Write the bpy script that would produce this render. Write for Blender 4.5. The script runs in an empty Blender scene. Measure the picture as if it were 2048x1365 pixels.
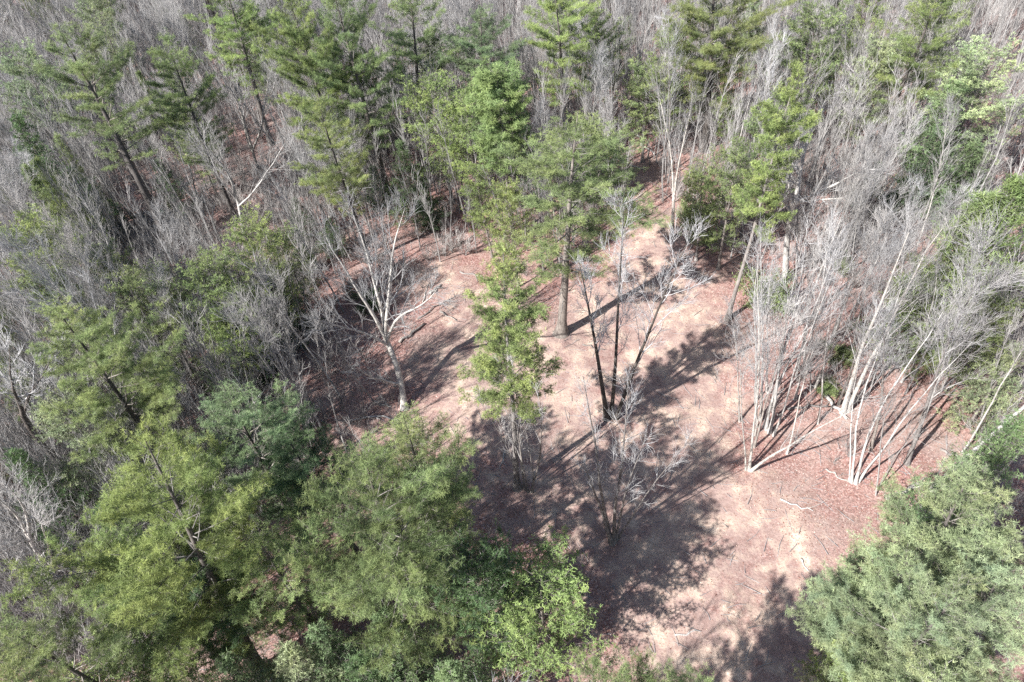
import bpy, math, random
import numpy as np
from mathutils import Vector, Quaternion, Matrix

# ---------------------------------------------------------------- camera, world, sun, exposure
sc = bpy.context.scene
C = sc.collection
CAM_H = 40.0
FPX = 1365.0
down = np.array([161.0, 1368.0, FPX]); down /= np.linalg.norm(down)
upv = -down
fw = np.array([0, 0, 1.0]); yv = fw - upv * fw.dot(upv); yv /= np.linalg.norm(yv)
xv = np.cross(yv, upv)
WM = np.array([xv, yv, upv])                       # world = WM @ camera(x right, y down, z forward)
cam_d = bpy.data.cameras.new('camera'); cam = bpy.data.objects.new('camera', cam_d); C.objects.link(cam)
cam_d.sensor_width = 36.0; cam_d.lens = 36.0 * FPX / 2048.0
cam_d.clip_start = 0.5; cam_d.clip_end = 4000
ax = WM @ np.array([1, 0, 0]); ay = WM @ np.array([0, -1, 0]); az = WM @ np.array([0, 0, -1])
mw = Matrix(((ax[0], ay[0], az[0], 0), (ax[1], ay[1], az[1], 0), (ax[2], ay[2], az[2], CAM_H), (0, 0, 0, 1)))
cam.matrix_world = mw
sc.camera = cam

SUN_AZ, SUN_EL = math.radians(237), math.radians(42)
world = bpy.data.worlds.new('World'); sc.world = world; world.use_nodes = True
wn = world.node_tree; bg = wn.nodes['Background']
sky = wn.nodes.new('ShaderNodeTexSky'); sky.sky_type = 'NISHITA'; sky.sun_disc = False
sky.sun_elevation = SUN_EL; sky.sun_rotation = SUN_AZ
wn.links.new(sky.outputs[0], bg.inputs[0]); bg.inputs[1].default_value = 0.068
sl = bpy.data.lights.new('sun', 'SUN'); sl.energy = 5.0; sl.angle = math.radians(0.5); sl.color = (1.0, 0.965, 0.91)
so = bpy.data.objects.new('sun', sl); C.objects.link(so)
to_sun = Vector((math.sin(SUN_AZ) * math.cos(SUN_EL), math.cos(SUN_AZ) * math.cos(SUN_EL), math.sin(SUN_EL)))
so.rotation_euler = (-to_sun).to_track_quat('-Z', 'Y').to_euler(); so.location = (-60, -40, 90)
sc.view_settings.view_transform = 'Standard'; sc.view_settings.look = 'None'
sc.view_settings.exposure = 1.06; sc.view_settings.gamma = 1.0
try:
    sc.cycles.use_denoising = False
    sc.cycles.max_bounces = 5; sc.cycles.diffuse_bounces = 3; sc.cycles.transmission_bounces = 3
    sc.cycles.transparent_max_bounces = 4; sc.cycles.caustics_reflective = False; sc.cycles.caustics_refractive = False
except Exception: pass

random.seed(7); rs = np.random.RandomState(7)

def ray_at(px, py, z=0.0):
    r = WM @ np.array([px - 1024.0, py - 682.5, FPX]); t = (z - CAM_H) / r[2]
    return r[0] * t, r[1] * t
def proj(X, Y, Z):
    c = WM.T @ np.array([X, Y, Z - CAM_H]); return 1024 + FPX * c[0] / c[2], 682.5 + FPX * c[1] / c[2]

# ---------------------------------------------------------------- mesh helpers
def mesh_np(name, V, Fq, mat, attr=None, smooth=False):
    V = np.asarray(V, np.float32); Fq = np.asarray(Fq, np.int32)
    me = bpy.data.meshes.new(name); n = Fq.shape[1]
    me.vertices.add(len(V)); me.vertices.foreach_set('co', V.ravel())
    me.loops.add(Fq.size); me.loops.foreach_set('vertex_index', Fq.ravel())
    me.polygons.add(len(Fq)); me.polygons.foreach_set('loop_start', np.arange(0, Fq.size, n, dtype=np.int32))
    try: me.polygons.foreach_set('loop_total', np.full(len(Fq), n, np.int32))
    except Exception: pass
    me.polygons.foreach_set('use_smooth', np.full(len(Fq), smooth, bool))
    if attr:
        for k, a in attr.items():
            at = me.attributes.new(k, 'FLOAT', 'POINT'); at.data.foreach_set('value', np.asarray(a, np.float32))
    me.update(calc_edges=True)
    if mat: me.materials.append(mat)
    return me

def nrm(a): return a / np.maximum(np.linalg.norm(a, axis=-1, keepdims=True), 1e-9)

class Tubes:
    """collects tapered tubes; batches of equal point count and side count are built together"""
    def __init__(s): s.g = {}
    def add(s, pts, rad, k):
        s.addb(np.asarray(pts, float)[None], np.asarray(rad, float)[None], k)
    def addb(s, P, R, k):
        s.g.setdefault((P.shape[1], k), []).append((P, R))
    def arrays(s):
        VV, FF, off = [], [], 0
        for (n, k), L in s.g.items():
            P = np.concatenate([l[0] for l in L]); R = np.concatenate([l[1] for l in L]); m = len(P)
            T = np.empty_like(P); T[:, 1:-1] = P[:, 2:] - P[:, :-2]; T[:, 0] = P[:, 1] - P[:, 0]; T[:, -1] = P[:, -1] - P[:, -2]
            T = nrm(T); mean = nrm(P[:, -1] - P[:, 0])
            ref = np.where(np.abs(mean[:, :1]) < 0.7, np.array([[1.0, 0, 0]]), np.array([[0, 1.0, 0]]))[:, None, :]
            U = nrm(np.cross(T, np.broadcast_to(ref, T.shape))); W = np.cross(T, U)
            a = np.arange(k) * 2 * math.pi / k
            V = P[:, :, None, :] + R[:, :, None, None] * (np.cos(a)[None, None, :, None] * U[:, :, None, :] + np.sin(a)[None, None, :, None] * W[:, :, None, :])
            idx = np.arange(m * n * k).reshape(m, n, k)
            A = idx[:, :-1, :]; B = np.roll(A, -1, 2); D = idx[:, 1:, :]; E2 = np.roll(D, -1, 2)
            VV.append(V.reshape(-1, 3)); FF.append(np.stack([A, B, E2, D], -1).reshape(-1, 4) + off); off += m * n * k
        if not VV: return np.zeros((0, 3)), np.zeros((0, 4), int)
        return np.concatenate(VV), np.concatenate(FF)
    def mesh(s, name, mat, smooth=True):
        V, F = s.arrays(); return mesh_np(name, V, F, mat, None, smooth)

# ---------------------------------------------------------------- materials
def newmat(name):
    m = bpy.data.materials.new(name); m.use_nodes = True
    nt = m.node_tree; return m, nt, nt.nodes['Principled BSDF']
def N(nt, t, **kw):
    n = nt.nodes.new(t)
    for k, v in kw.items(): setattr(n, k, v)
    return n
def ramp(nt, stops, interp='LINEAR'):
    r = nt.nodes.new('ShaderNodeValToRGB'); r.color_ramp.interpolation = interp
    e = r.color_ramp.elements
    while len(e) < len(stops): e.new(0.5)
    for i, (p, c) in enumerate(stops): e[i].position = p; e[i].color = (*c, 1)
    return r
def noise(nt, vec, scale, detail=3, rough=0.6):
    n = N(nt, 'ShaderNodeTexNoise'); n.inputs['Scale'].default_value = scale; n.inputs['Detail'].default_value = detail
    n.inputs['Roughness'].default_value = rough
    if vec: nt.links.new(vec, n.inputs['Vector'])
    return n.outputs['Fac']
def mixc(nt, a, b, f, mode='MIX'):
    m = N(nt, 'ShaderNodeMix', data_type='RGBA', blend_type=mode)
    for s, v in ((6, a), (7, b)):
        if isinstance(v, tuple): m.inputs[s].default_value = (*v, 1)
        else: nt.links.new(v, m.inputs[s])
    if isinstance(f, float): m.inputs[0].default_value = f
    else: nt.links.new(f, m.inputs[0])
    return m.outputs[2]
def mth(nt, op, a, b=0.0, clamp=False):
    m = N(nt, 'ShaderNodeMath', operation=op, use_clamp=clamp)
    for s, v in ((0, a), (1, b)):
        if isinstance(v, (int, float)): m.inputs[s].default_value = v
        else: nt.links.new(v, m.inputs[s])
    return m.outputs[0]

def bark_mat(name, c1, c2, c3, vs=1.0, bump=0.6):
    m, nt, b = newmat(name)
    tc = N(nt, 'ShaderNodeTexCoord'); oi = N(nt, 'ShaderNodeObjectInfo')
    mp = N(nt, 'ShaderNodeMapping'); mp.inputs['Scale'].default_value = (5 * vs, 5 * vs, 1.3 * vs)
    nt.links.new(tc.outputs['Object'], mp.inputs['Vector'])
    f1 = noise(nt, mp.outputs[0], 2.2, 4); f2 = noise(nt, tc.outputs['Object'], 0.9, 2)
    col = ramp(nt, [(0.30, c1), (0.52, c2), (0.72, c3)]); nt.links.new(f1, col.inputs[0])
    c = mixc(nt, col.outputs[0], c3, mth(nt, 'MULTIPLY', mth(nt, 'SUBTRACT', f2, 0.42, True), 2.0, True))
    hv = N(nt, 'ShaderNodeHueSaturation'); nt.links.new(c, hv.inputs['Color'])
    v = mth(nt, 'MULTIPLY_ADD', oi.outputs['Random'], 0.5); nt.nodes[-1].inputs[2].default_value = 0.75
    nt.links.new(v, hv.inputs['Value'])
    pn = noise(nt, tc.outputs['Object'], 3.1, 3); dk = mixc(nt, hv.outputs[0], (0.07, 0.065, 0.05), mth(nt, 'MULTIPLY', mth(nt, 'SUBTRACT', pn, 0.57, True), 5.0 * min(bump, .5), True))
    r2 = mth(nt, 'FRACT', mth(nt, 'MULTIPLY', oi.outputs['Random'], 7.31)); wt = mixc(nt, (0.99, 1.0, 1.02), (1.02, 0.99, 0.95), r2)
    nt.links.new(mixc(nt, dk, wt, 1.0, 'MULTIPLY'), b.inputs['Base Color'])
    b.inputs['Roughness'].default_value = 0.9; b.inputs['Specular IOR Level'].default_value = 0.15
    bp = N(nt, 'ShaderNodeBump'); bp.inputs['Strength'].default_value = bump; bp.inputs['Distance'].default_value = 0.04
    nt.links.new(f1, bp.inputs['Height']); nt.links.new(bp.outputs[0], b.inputs['Normal'])
    return m
M_PALE = bark_mat('pale_bark', (0.20, 0.19, 0.18), (0.42, 0.405, 0.39), (0.62, 0.605, 0.585))
M_GREY = bark_mat('grey_bark', (0.12, 0.105, 0.10), (0.24, 0.22, 0.21), (0.38, 0.35, 0.33))
M_DARK = bark_mat('dark_bark', (0.05, 0.044, 0.042), (0.11, 0.10, 0.095), (0.21, 0.19, 0.18))
M_TWIG = bark_mat('grey_twigs', (0.27, 0.265, 0.268), (0.41, 0.405, 0.41), (0.56, 0.555, 0.56), 0.5, 0.0)
M_TWIGB = bark_mat('brown_twigs', (0.21, 0.20, 0.20), (0.32, 0.308, 0.308), (0.44, 0.425, 0.425), 0.5, 0.0)

M_LIMB = bark_mat('limb_bark', (0.08, 0.07, 0.065), (0.18, 0.165, 0.155), (0.40, 0.38, 0.36), 0.6, 0.0)
def foliage_mat(name, spec=0.25):
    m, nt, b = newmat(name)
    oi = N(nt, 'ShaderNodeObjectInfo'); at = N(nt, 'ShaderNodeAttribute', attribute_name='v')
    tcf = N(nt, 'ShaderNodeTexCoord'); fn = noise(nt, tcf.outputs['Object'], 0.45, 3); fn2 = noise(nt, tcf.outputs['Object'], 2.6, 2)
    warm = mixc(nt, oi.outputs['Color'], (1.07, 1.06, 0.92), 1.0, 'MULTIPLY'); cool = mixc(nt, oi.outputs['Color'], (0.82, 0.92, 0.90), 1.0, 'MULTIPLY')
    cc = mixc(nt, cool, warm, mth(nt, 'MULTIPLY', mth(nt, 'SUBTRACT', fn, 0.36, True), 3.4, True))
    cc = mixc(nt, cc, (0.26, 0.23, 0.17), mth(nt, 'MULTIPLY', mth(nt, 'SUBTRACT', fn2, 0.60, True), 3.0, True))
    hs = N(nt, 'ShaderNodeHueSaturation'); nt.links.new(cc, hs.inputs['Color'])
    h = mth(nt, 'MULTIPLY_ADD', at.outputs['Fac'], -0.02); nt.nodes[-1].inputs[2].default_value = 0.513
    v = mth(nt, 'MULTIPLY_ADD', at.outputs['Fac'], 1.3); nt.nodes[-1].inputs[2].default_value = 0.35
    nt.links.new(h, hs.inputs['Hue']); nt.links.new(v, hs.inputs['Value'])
    nt.links.new(hs.outputs[0], b.inputs['Base Color'])
    b.inputs['Roughness'].default_value = 0.55; b.inputs['Specular IOR Level'].default_value = spec
    tr = N(nt, 'ShaderNodeBsdfTranslucent'); nt.links.new(hs.outputs[0], tr.inputs[0])
    mx = N(nt, 'ShaderNodeMixShader'); mx.inputs[0].default_value = 0.28
    out = nt.nodes['Material Output']
    nt.links.new(b.outputs[0], mx.inputs[1]); nt.links.new(tr.outputs[0], mx.inputs[2]); nt.links.new(mx.outputs[0], out.inputs[0])
    return m
M_NEEDLE = foliage_mat('pine_needles')
M_LEAF = foliage_mat('evergreen_leaves', 0.5)

# ---------------------------------------------------------------- ground
def pts_px(L): return np.array([ray_at(*p) for p in L])
SAND = [[(1190, 1420), (1250, 1365), (1185, 1200), (1130, 1080), (1000, 1000), (930, 900), (830, 850), (820, 740), (880, 640), (930, 560),
         (1000, 600), (1110, 640), (1190, 560), (1250, 500), (1300, 440), (1380, 470), (1420, 560), (1470, 700), (1480, 850), (1500, 980),
         (1620, 1090), (1680, 1230), (1700, 1420)],
        [(1240, 480), (1262, 410), (1255, 340), (1290, 330), (1310, 420), (1330, 490)],
        [(880, 560), (900, 520), (950, 540), (940, 610), (890, 620)]]
def poly_sd(P, X, Y):
    """signed distance (negative inside)"""
    d = np.full(X.shape, 1e9); ins = np.zeros(X.shape, bool); n = len(P)
    for i in range(n):
        a = P[i]; b = P[(i + 1) % n]; e = b - a
        wx, wy = X - a[0], Y - a[1]; t = np.clip((wx * e[0] + wy * e[1]) / max(e.dot(e), 1e-9), 0, 1)
        d = np.minimum(d, np.hypot(wx - e[0] * t, wy - e[1] * t))
        c = ((a[1] <= Y) != (b[1] <= Y)) & (X < (b[0] - a[0]) * (Y - a[1]) / (b[1] - a[1] + 1e-12) + a[0]); ins ^= c
    return np.where(ins, -d, d)
SANDW = [pts_px(p) for p in SAND]
def sand_sd(X, Y):
    d = poly_sd(SANDW[0], X, Y)
    for p in SANDW[1:]: d = np.minimum(d, poly_sd(p, X, Y))
    return d
def hgt(x, y):
    return (0.16 * np.sin(x * 0.23 + 1.1) * np.cos(y * 0.19 + 0.4) + 0.09 * np.sin(x * 0.61 + y * 0.47) + 0.05 * np.sin(x * 1.3 - y * 1.1 + 2)
            + 0.03 * np.sin(x * 2.9 + y * 1.7) * np.cos(y * 2.3 - x * 0.8))
gx = np.concatenate([[-900, -500, -300, -220], np.arange(-160, 165, 0.8), [230, 300, 500, 900]])
gy = np.concatenate([[-700, -300, -120, -70], np.arange(-40, 200, 0.8), [230, 300, 500, 900]])
GX, GY = np.meshgrid(gx, gy); GZ = hgt(GX, GY)
gi = np.arange(GX.size).reshape(GX.shape)
GF = np.stack([gi[:-1, :-1], gi[:-1, 1:], gi[1:, 1:], gi[1:, :-1]], -1).reshape(-1, 4)
sd = sand_sd(GX, GY)

m, nt, b = newmat('forest_floor')
tc = N(nt, 'ShaderNodeTexCoord'); O = tc.outputs['Object']
at = N(nt, 'ShaderNodeAttribute', attribute_name='sand')
n_big = noise(nt, O, 0.2, 5, 0.65); n_mid = noise(nt, O, 0.9, 5, 0.65); n_fine = noise(nt, O, 6.0, 4, 0.7)
vor = N(nt, 'ShaderNodeTexVoronoi'); vor.inputs['Scale'].default_value = 12.0; nt.links.new(O, vor.inputs['Vector'])
sep = N(nt, 'ShaderNodeSeparateColor'); nt.links.new(vor.outputs['Color'], sep.inputs[0])
leafc = ramp(nt, [(0.0, (0.10, 0.055, 0.05)), (0.3, (0.25, 0.12, 0.105)), (0.6, (0.37, 0.20, 0.175)), (0.85, (0.48, 0.32, 0.29)), (1.0, (0.60, 0.49, 0.46))])
nt.links.new(sep.outputs[0], leafc.inputs[0])
lit = mixc(nt, leafc.outputs[0], (0.31, 0.20, 0.185), mth(nt, 'MULTIPLY', n_mid, 0.75))
lit = mixc(nt, lit, (0.38, 0.30, 0.27), mth(nt, 'MULTIPLY', mth(nt, 'SUBTRACT', n_big, 0.44, True), 3.4, True))
n_dr = noise(nt, O, 0.55, 4, 0.6)
lit = mixc(nt, lit, (0.17, 0.105, 0.085), mth(nt, 'MULTIPLY', mth(nt, 'SUBTRACT', n_dr, 0.55, True), 3.6, True))
sandc = ramp(nt, [(0.34, (0.24, 0.16, 0.145)), (0.47, (0.37, 0.27, 0.245)), (0.56, (0.50, 0.385, 0.32)), (0.66, (0.66, 0.535, 0.45))]); nt.links.new(mth(nt, 'ADD', mth(nt, 'MULTIPLY', n_mid, 0.5), mth(nt, 'MULTIPLY', noise(nt, O, 0.35, 4, 0.6), 0.5)), sandc.inputs[0])
sandf = mixc(nt, sandc.outputs[0], (0.27, 0.17, 0.14), mth(nt, 'MULTIPLY', mth(nt, 'SUBTRACT', n_fine, 0.5, True), 3.2, True))
f = mth(nt, 'ADD', at.outputs['Fac'], mth(nt, 'MULTIPLY', mth(nt, 'SUBTRACT', n_mid, 0.5), 3.4))
f = mth(nt, 'ADD', f, mth(nt, 'MULTIPLY', mth(nt, 'SUBTRACT', n_big, 0.5), 2.6))
f = mth(nt, 'ADD', f, mth(nt, 'MULTIPLY', mth(nt, 'SUBTRACT', n_fine, 0.5), 0.9), False)
f = mth(nt, 'MULTIPLY', f, 0.9, True)
nt.links.new(mixc(nt, lit, sandf, f), b.inputs['Base Color'])
b.inputs['Roughness'].default_value = 0.95; b.inputs['Specular IOR Level'].default_value = 0.1
bp = N(nt, 'ShaderNodeBump'); bp.inputs['Strength'].default_value = 0.8; bp.inputs['Distance'].default_value = 0.08
nt.links.new(mth(nt, 'ADD', n_fine, n_mid), bp.inputs['Height']); nt.links.new(bp.outputs[0], b.inputs['Normal'])
M_GROUND = m
me = mesh_np('ground', np.stack([GX, GY, GZ], -1).reshape(-1, 3), GF, M_GROUND, {'sand': np.clip(0.5 - sd / 3.0, -0.6, 1.15).ravel()}, True)
g = bpy.data.objects.new('ground', me); C.objects.link(g); g['kind'] = 'structure'

# ---------------------------------------------------------------- bare tree generator
def rdir(): 
    v = rs.normal(size=3); return v / np.linalg.norm(v)
def bend(p, d, L, n, wob, up):
    pts = [p]; d = d / np.linalg.norm(d)
    for i in range(n):
        d = d + wob * rs.normal(size=3) + np.array([0, 0, up]); d /= np.linalg.norm(d)
        pts.append(pts[-1] + d * (L / n))
    return np.array(pts)
def at_t(pts, t):
    n = len(pts) - 1; x = min(t * n, n - 1e-6); i = int(x); f = x - i
    return pts[i] * (1 - f) + pts[i + 1] * f, pts[i + 1] - pts[i]
def side_dir(d, ang, az=None):
    d = d / np.linalg.norm(d); a = np.cross(d, [0.3, 0.9, 0.1]); a /= np.linalg.norm(a); b2 = np.cross(d, a)
    az = rs.uniform(0, 6.283) if az is None else az
    s = math.cos(az) * a + math.sin(az) * b2
    return math.cos(ang) * d + math.sin(ang) * s

def flare(st, rad):
    d = st[1] - st[0]; L = np.linalg.norm(d); a, b_ = 0.22 / L, 0.6 / L
    p = np.vstack([st[:1], st[:1] + d * a, st[:1] + d * b_, st[1:]])
    return p, np.concatenate([[rad[0] * 1.6, rad[0] * 1.25, rad[0] * 1.08], rad[1:]])
def twigs(T, br, per, L0, r0, sub=3, up=0.25):
    """br: array (m,n,3) of branch polylines -> twigs and twiglets"""
    if not len(br): return
    m, n, _ = br.shape
    P = np.repeat(br, per, 0); t = rs.uniform(0.18, 1.0, len(P)) * (n - 1 - 1e-6); i = t.astype(int); f = (t - i)[:, None]
    k = np.arange(len(P)); s = P[k, i] * (1 - f) + P[k, i + 1] * f; d = nrm(P[k, i + 1] - P[k, i])
    d2 = nrm(d * 1.0 + nrm(rs.normal(size=d.shape)) * 0.62 + np.array([0, 0, up]))
    L = L0 * rs.uniform(0.5, 1.25, len(P))[:, None]
    mid = s + d2 * L * 0.5; tip = mid + nrm(d2 + 0.2 * rs.normal(size=d2.shape) + np.array([0, 0, up * 0.6])) * L * 0.5
    T.addb(np.stack([s, mid, tip], 1), np.stack([np.full(len(P), r0), np.full(len(P), r0 * 0.75), np.full(len(P), r0 * 0.35)], 1), 3)
    if sub:
        q = np.repeat(np.stack([s, mid, tip], 1), sub, 0); u = rs.uniform(0.2, 1.0, len(q))[:, None]
        a = np.where(u < 0.5, q[:, 0] + (q[:, 1] - q[:, 0]) * u * 2, q[:, 1] + (q[:, 2] - q[:, 1]) * (u * 2 - 1))
        dd = nrm(nrm(q[:, 2] - q[:, 0]) + 0.55 * nrm(rs.normal(size=a.shape)) + np.array([0, 0, up * 0.8]))
        e = a + dd * L0 * rs.uniform(0.3, 0.7, len(a))[:, None]
        T.addb(np.stack([a, e], 1), np.tile([[r0 * 0.6, r0 * 0.3]], (len(a), 1)), 3)

def bare_stem(TT, TB, p0, d0, L, r, clear=0.4, nl=16, ang=(0.45, 0.8), ll=0.28, wob=0.045, up=0.03, per=6, sub=3, tw=0.55, twr=0.011, kinks=9, brn=6):
    st = bend(np.asarray(p0, float), np.asarray(d0, float), L, kinks, wob, up); n = len(st)
    q = np.linspace(0, 1, n); rad = r * (1 - 0.86 * q ** 0.9); rad[0] *= 1.1
    if abs(p0[2]) < 1e-6: st2, rad2 = flare(st, rad); TT.add(st2, rad2, 8)
    else: TT.add(st, rad, 8)
    br = []
    for j in range(nl):
        t = clear + (1 - clear) * ((j + rs.uniform(0, 1)) / nl); p, d = at_t(st, t)
        L1 = L * ll * (1.15 - 0.75 * (t - clear) / (1 - clear)) * rs.uniform(0.6, 1.3)
        a = rs.uniform(*ang) * (1.0 - 0.3 * t); dd = side_dir(d, a)
        rr = r * (1 - 0.86 * t ** 0.9) * rs.uniform(0.3, 0.55)
        lb = bend(p, dd, L1, 5, 0.12, 0.06); TB.add(lb, np.maximum(rr * np.array([1, .85, .65, .5, .35, .2]), twr * 0.6), 4)
        for b2 in range(brn):
            t2 = rs.uniform(0.2, 0.95); p2, dv = at_t(lb, t2)
            L2 = L1 * (1 - t2 * 0.6) * rs.uniform(0.3, 0.6)
            bb = bend(p2, side_dir(dv, rs.uniform(0.35, 0.9)) , L2, 3, 0.14, 0.08)
            r2 = max(rr * 0.4, twr); TB.add(bb, [r2, r2 * .8, r2 * .6, twr * .5], 3); br.append(bb)
        br.append(lb[[0, 2, 4, 5]]); 
    br.append(st[-4:])
    twigs(TB, np.array(br), per, tw * L / 15.0 * 1.3, twr, sub)
    return st

def bare_variant(kind):
    TT, TB = Tubes(), Tubes()
    if kind == 'slender':       # 15 m
        bare_stem(TT, TB, (0, 0, 0), (rs.normal() * .03, rs.normal() * .03, 1), 15, 0.13, clear=rs.uniform(.25, .5), nl=17, ang=(0.3, 0.65), ll=0.30, per=4, tw=.8, twr=.010)
    elif kind == 'pole':        # 15 m, very sparse upper twigs
        bare_stem(TT, TB, (0, 0, 0), (rs.normal() * .03, rs.normal() * .03, 1), 15, 0.10, clear=rs.uniform(.4, .6), nl=12, ang=(0.25, 0.6), ll=0.24, per=4, sub=2, brn=4, tw=.75, twr=.010)
    elif kind == 'clump':
        k = random.choice((3, 4, 5)); a0 = rs.uniform(0, 6.28)
        for i in range(k):
            a = a0 + i * 6.283 / k + rs.uniform(-.4, .4); s = rs.uniform(0.04, 0.17)
            bare_stem(TT, TB, (0.22 * math.cos(a), 0.22 * math.sin(a), 0), (s * math.cos(a), s * math.sin(a), 1), rs.uniform(10, 15), rs.uniform(.06, .1),
                      clear=rs.uniform(.3, .5), nl=10, ang=(0.25, 0.65), ll=0.27, per=4, sub=2, brn=4, tw=.9, twr=.010)
    elif kind == 'spread':
        tr = bend(np.zeros(3), np.array([rs.normal() * .08, rs.normal() * .08, 1]), 5.0, 5, 0.06, 0.02)
        TT.add(tr, 0.26 * np.array([1.35, 1, .93, .88, .84, .8]), 10)
        k = 5; a0 = rs.uniform(0, 6.28)
        for i in range(k):
            a = a0 + i * 6.283 / k; s = rs.uniform(0.45, 0.85) if i else .1
            p, d = at_t(tr, rs.uniform(.72, 1.0))
            bare_stem(TT, TB, p, (s * math.cos(a), s * math.sin(a), 1), rs.uniform(8, 10.5), 0.13, clear=0.2, nl=13, ang=(0.5, 1.0), ll=0.36, wob=.1, up=.03, per=5, sub=3, tw=1.2, brn=5, twr=.010)
    elif kind == 'brush':       # 5 m
        k = random.choice((4, 5, 6))
        for i in range(k):
            a = rs.uniform(0, 6.28); s = rs.uniform(0.1, 0.6)
            bare_stem(TT, TB, (0.15 * math.cos(a), 0.15 * math.sin(a), 0), (s * math.cos(a), s * math.sin(a), 1), rs.uniform(3, 5.2), 0.035,
                      clear=.2, nl=7, ang=(.4, .9), ll=.4, per=5, sub=2, tw=1.2, twr=.008, brn=3, kinks=5)
    return TT, TB

# ---------------------------------------------------------------- evergreen generator
def tuft_mesh(name, Pn, A, Ln, Wd, k, mat, val):
    """k needle blades radiating from each point of Pn about axis A"""
    m = len(Pn); P = np.repeat(Pn, k, 0); D = nrm(np.repeat(A, k, 0) * 0.55 + nrm(rs.normal(size=(m * k, 3))))
    S = nrm(np.cross(D, nrm(nrm(rs.normal(size=D.shape)) * 0.8 + np.array([-.35, -.2, .75])))) * Wd * 0.5
    L = Ln * rs.uniform(0.7, 1.2, (m * k, 1))
    base = P + D * L * 0.08
    V = np.stack([base - S * .6, base + S * .6, P + D * L * .6 + S, P + D * L], 1)   # bent blade: quad with pointed end
    V[:, 2] = P + D * L * 0.95 + S * 0.5; V[:, 3] = P + D * L - S * 0.4
    F = np.arange(m * k * 4).reshape(-1, 4)
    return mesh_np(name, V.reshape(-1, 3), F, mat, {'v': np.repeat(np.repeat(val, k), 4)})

def pine_variant(h=20, crown=0.45, R=4.0, whorl=0.62, per=5, profile='broad', dens=1.0, tuft=0.20, wd=0.035, k=7, up0=0.18, mat=None, r=0.3, sparse=0.15, leaf=False, lop=0.0, plume=0.62, vert=0.32):
    TT, TL = Tubes(), Tubes()
    st = bend(np.zeros(3), np.array([0, 0, 1.0]), h, 14, 0.012, 0.02)
    st[:, 2] *= h / st[-1, 2]; q = np.linspace(0, 1, 15); rad = r * (1 - 0.93 * q ** 0.85); rad[0] *= 1.12
    TT.add(*flare(st, rad), 10)
    z = crown * h; TP, TA, TV = [], [], []
    la = rs.uniform(0, 6.28)
    while z < h * 0.985:
        t = (z - crown * h) / (h - crown * h)
        if profile == 'broad': pr = (0.55 + 0.9 * t) if t < 0.35 else (0.865 * (1 - ((t - 0.35) / 0.65) ** 1.5) + 0.12)
        elif profile == 'cone': pr = (1 - t) ** 0.8 * min(1, 0.7 + t * 2) + 0.06
        elif profile == 'col': pr = (0.78 + 0.25 * math.sin(t * 11 + h)) * (1 - t ** 2.4) * 0.85 + 0.2
        else: pr = math.sqrt(max(0, 1 - (2 * t - 0.9) ** 2 / 1.25)) * 0.95 + 0.08
        n = per + rs.randint(-1, 2)
        a0 = rs.uniform(0, 6.28); p0, _ = at_t(st, z / h)
        for j in range(n):
            if rs.rand() < sparse: continue
            a = a0 + j * 6.283 / n + rs.uniform(-.35, .35)
            L = R * pr * rs.uniform(0.55, 1.12) * (1 + lop * math.cos(a - la))
            up = up0 + 0.5 * t + rs.uniform(-.12, .12)
            lb = bend(p0 + np.array([0, 0, rs.uniform(-.15, .15)]), np.array([math.cos(a), math.sin(a), up]), L, 5, 0.07, 0.035)
            rl = max(0.012, r * 0.22 * (1 - 0.6 * t) * (L / R) ** 0.7 * 0.9)
            TL.add(lb, rl * np.array([1, .8, .62, .45, .3, .15]), 4)
            nb = max(4, int(L * 4.6 * dens)); lv = rs.normal() * 0.13
            tt = np.sort(rs.uniform(0.22 if L > 1.2 else 0.05, 1.0, nb))
            for q2, s in enumerate(tt):
                p, d = at_t(lb, s); d = d / np.linalg.norm(d)
                side = np.cross(d, [0, 0, 1.0]) * (1 if q2 % 2 else -1)
                l2 = (0.28 + 0.32 * (1 - abs(s - .55))) * L * plume * rs.uniform(.6, 1.15)
                l2 = min(max(l2, 0.22), 1.35)
                dv = d * rs.uniform(.5, 1.0) + side * rs.uniform(.4, 1.0) + np.array([0, 0, rs.uniform(-.05, vert)])
                bb = bend(p, dv, l2, 2, 0.1, 0.05)
                TL.add(bb, [0.014, 0.010, 0.005], 3)
                nt_ = max(3, int(l2 * 11 * dens))
                u = rs.uniform(0.12, 1.05, nt_)[:, None]
                c = np.where(u < .5, bb[0] + (bb[1] - bb[0]) * u * 2, bb[1] + (bb[2] - bb[1]) * (u * 2 - 1))
                c = c + rs.normal(size=c.shape) * 0.085
                TP.append(c); TA.append(np.tile(nrm(dv + np.array([0, 0, 0.7])), (nt_, 1)))
                TV.append(np.clip(0.46 + lv + 0.15 * rs.normal(size=nt_) + 0.22 * (u[:, 0] - .5) + .25 * (s - .5), 0, 1))  # random tuft tone plus painted highlight, brighter towards twig and limb tips
        z += whorl * rs.uniform(.7, 1.3) * (1 - 0.35 * t)
    c = st[-1] + rs.normal(size=(14, 3)) * np.array([.1, .1, .25]) - [0, 0, .2]
    TP.append(c); TA.append(np.tile([0, 0, 1.0], (14, 1))); TV.append(np.full(14, .7))
    # dead limb stubs below the crown
    for _ in range(9 if crown > .25 else 0):
        zz = rs.uniform(crown * 0.45, crown) * h; p0, _d = at_t(st, zz / h); a = rs.uniform(0, 6.28)
        lb = bend(p0, np.array([math.cos(a), math.sin(a), -0.05]), rs.uniform(.6, 2.2), 4, .15, -.01)
        TL.add(lb, np.array([.03, .024, .018, .012, .006]), 4)
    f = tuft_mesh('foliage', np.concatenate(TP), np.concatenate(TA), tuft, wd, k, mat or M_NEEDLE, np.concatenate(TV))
    return TT, TL, f

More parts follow.
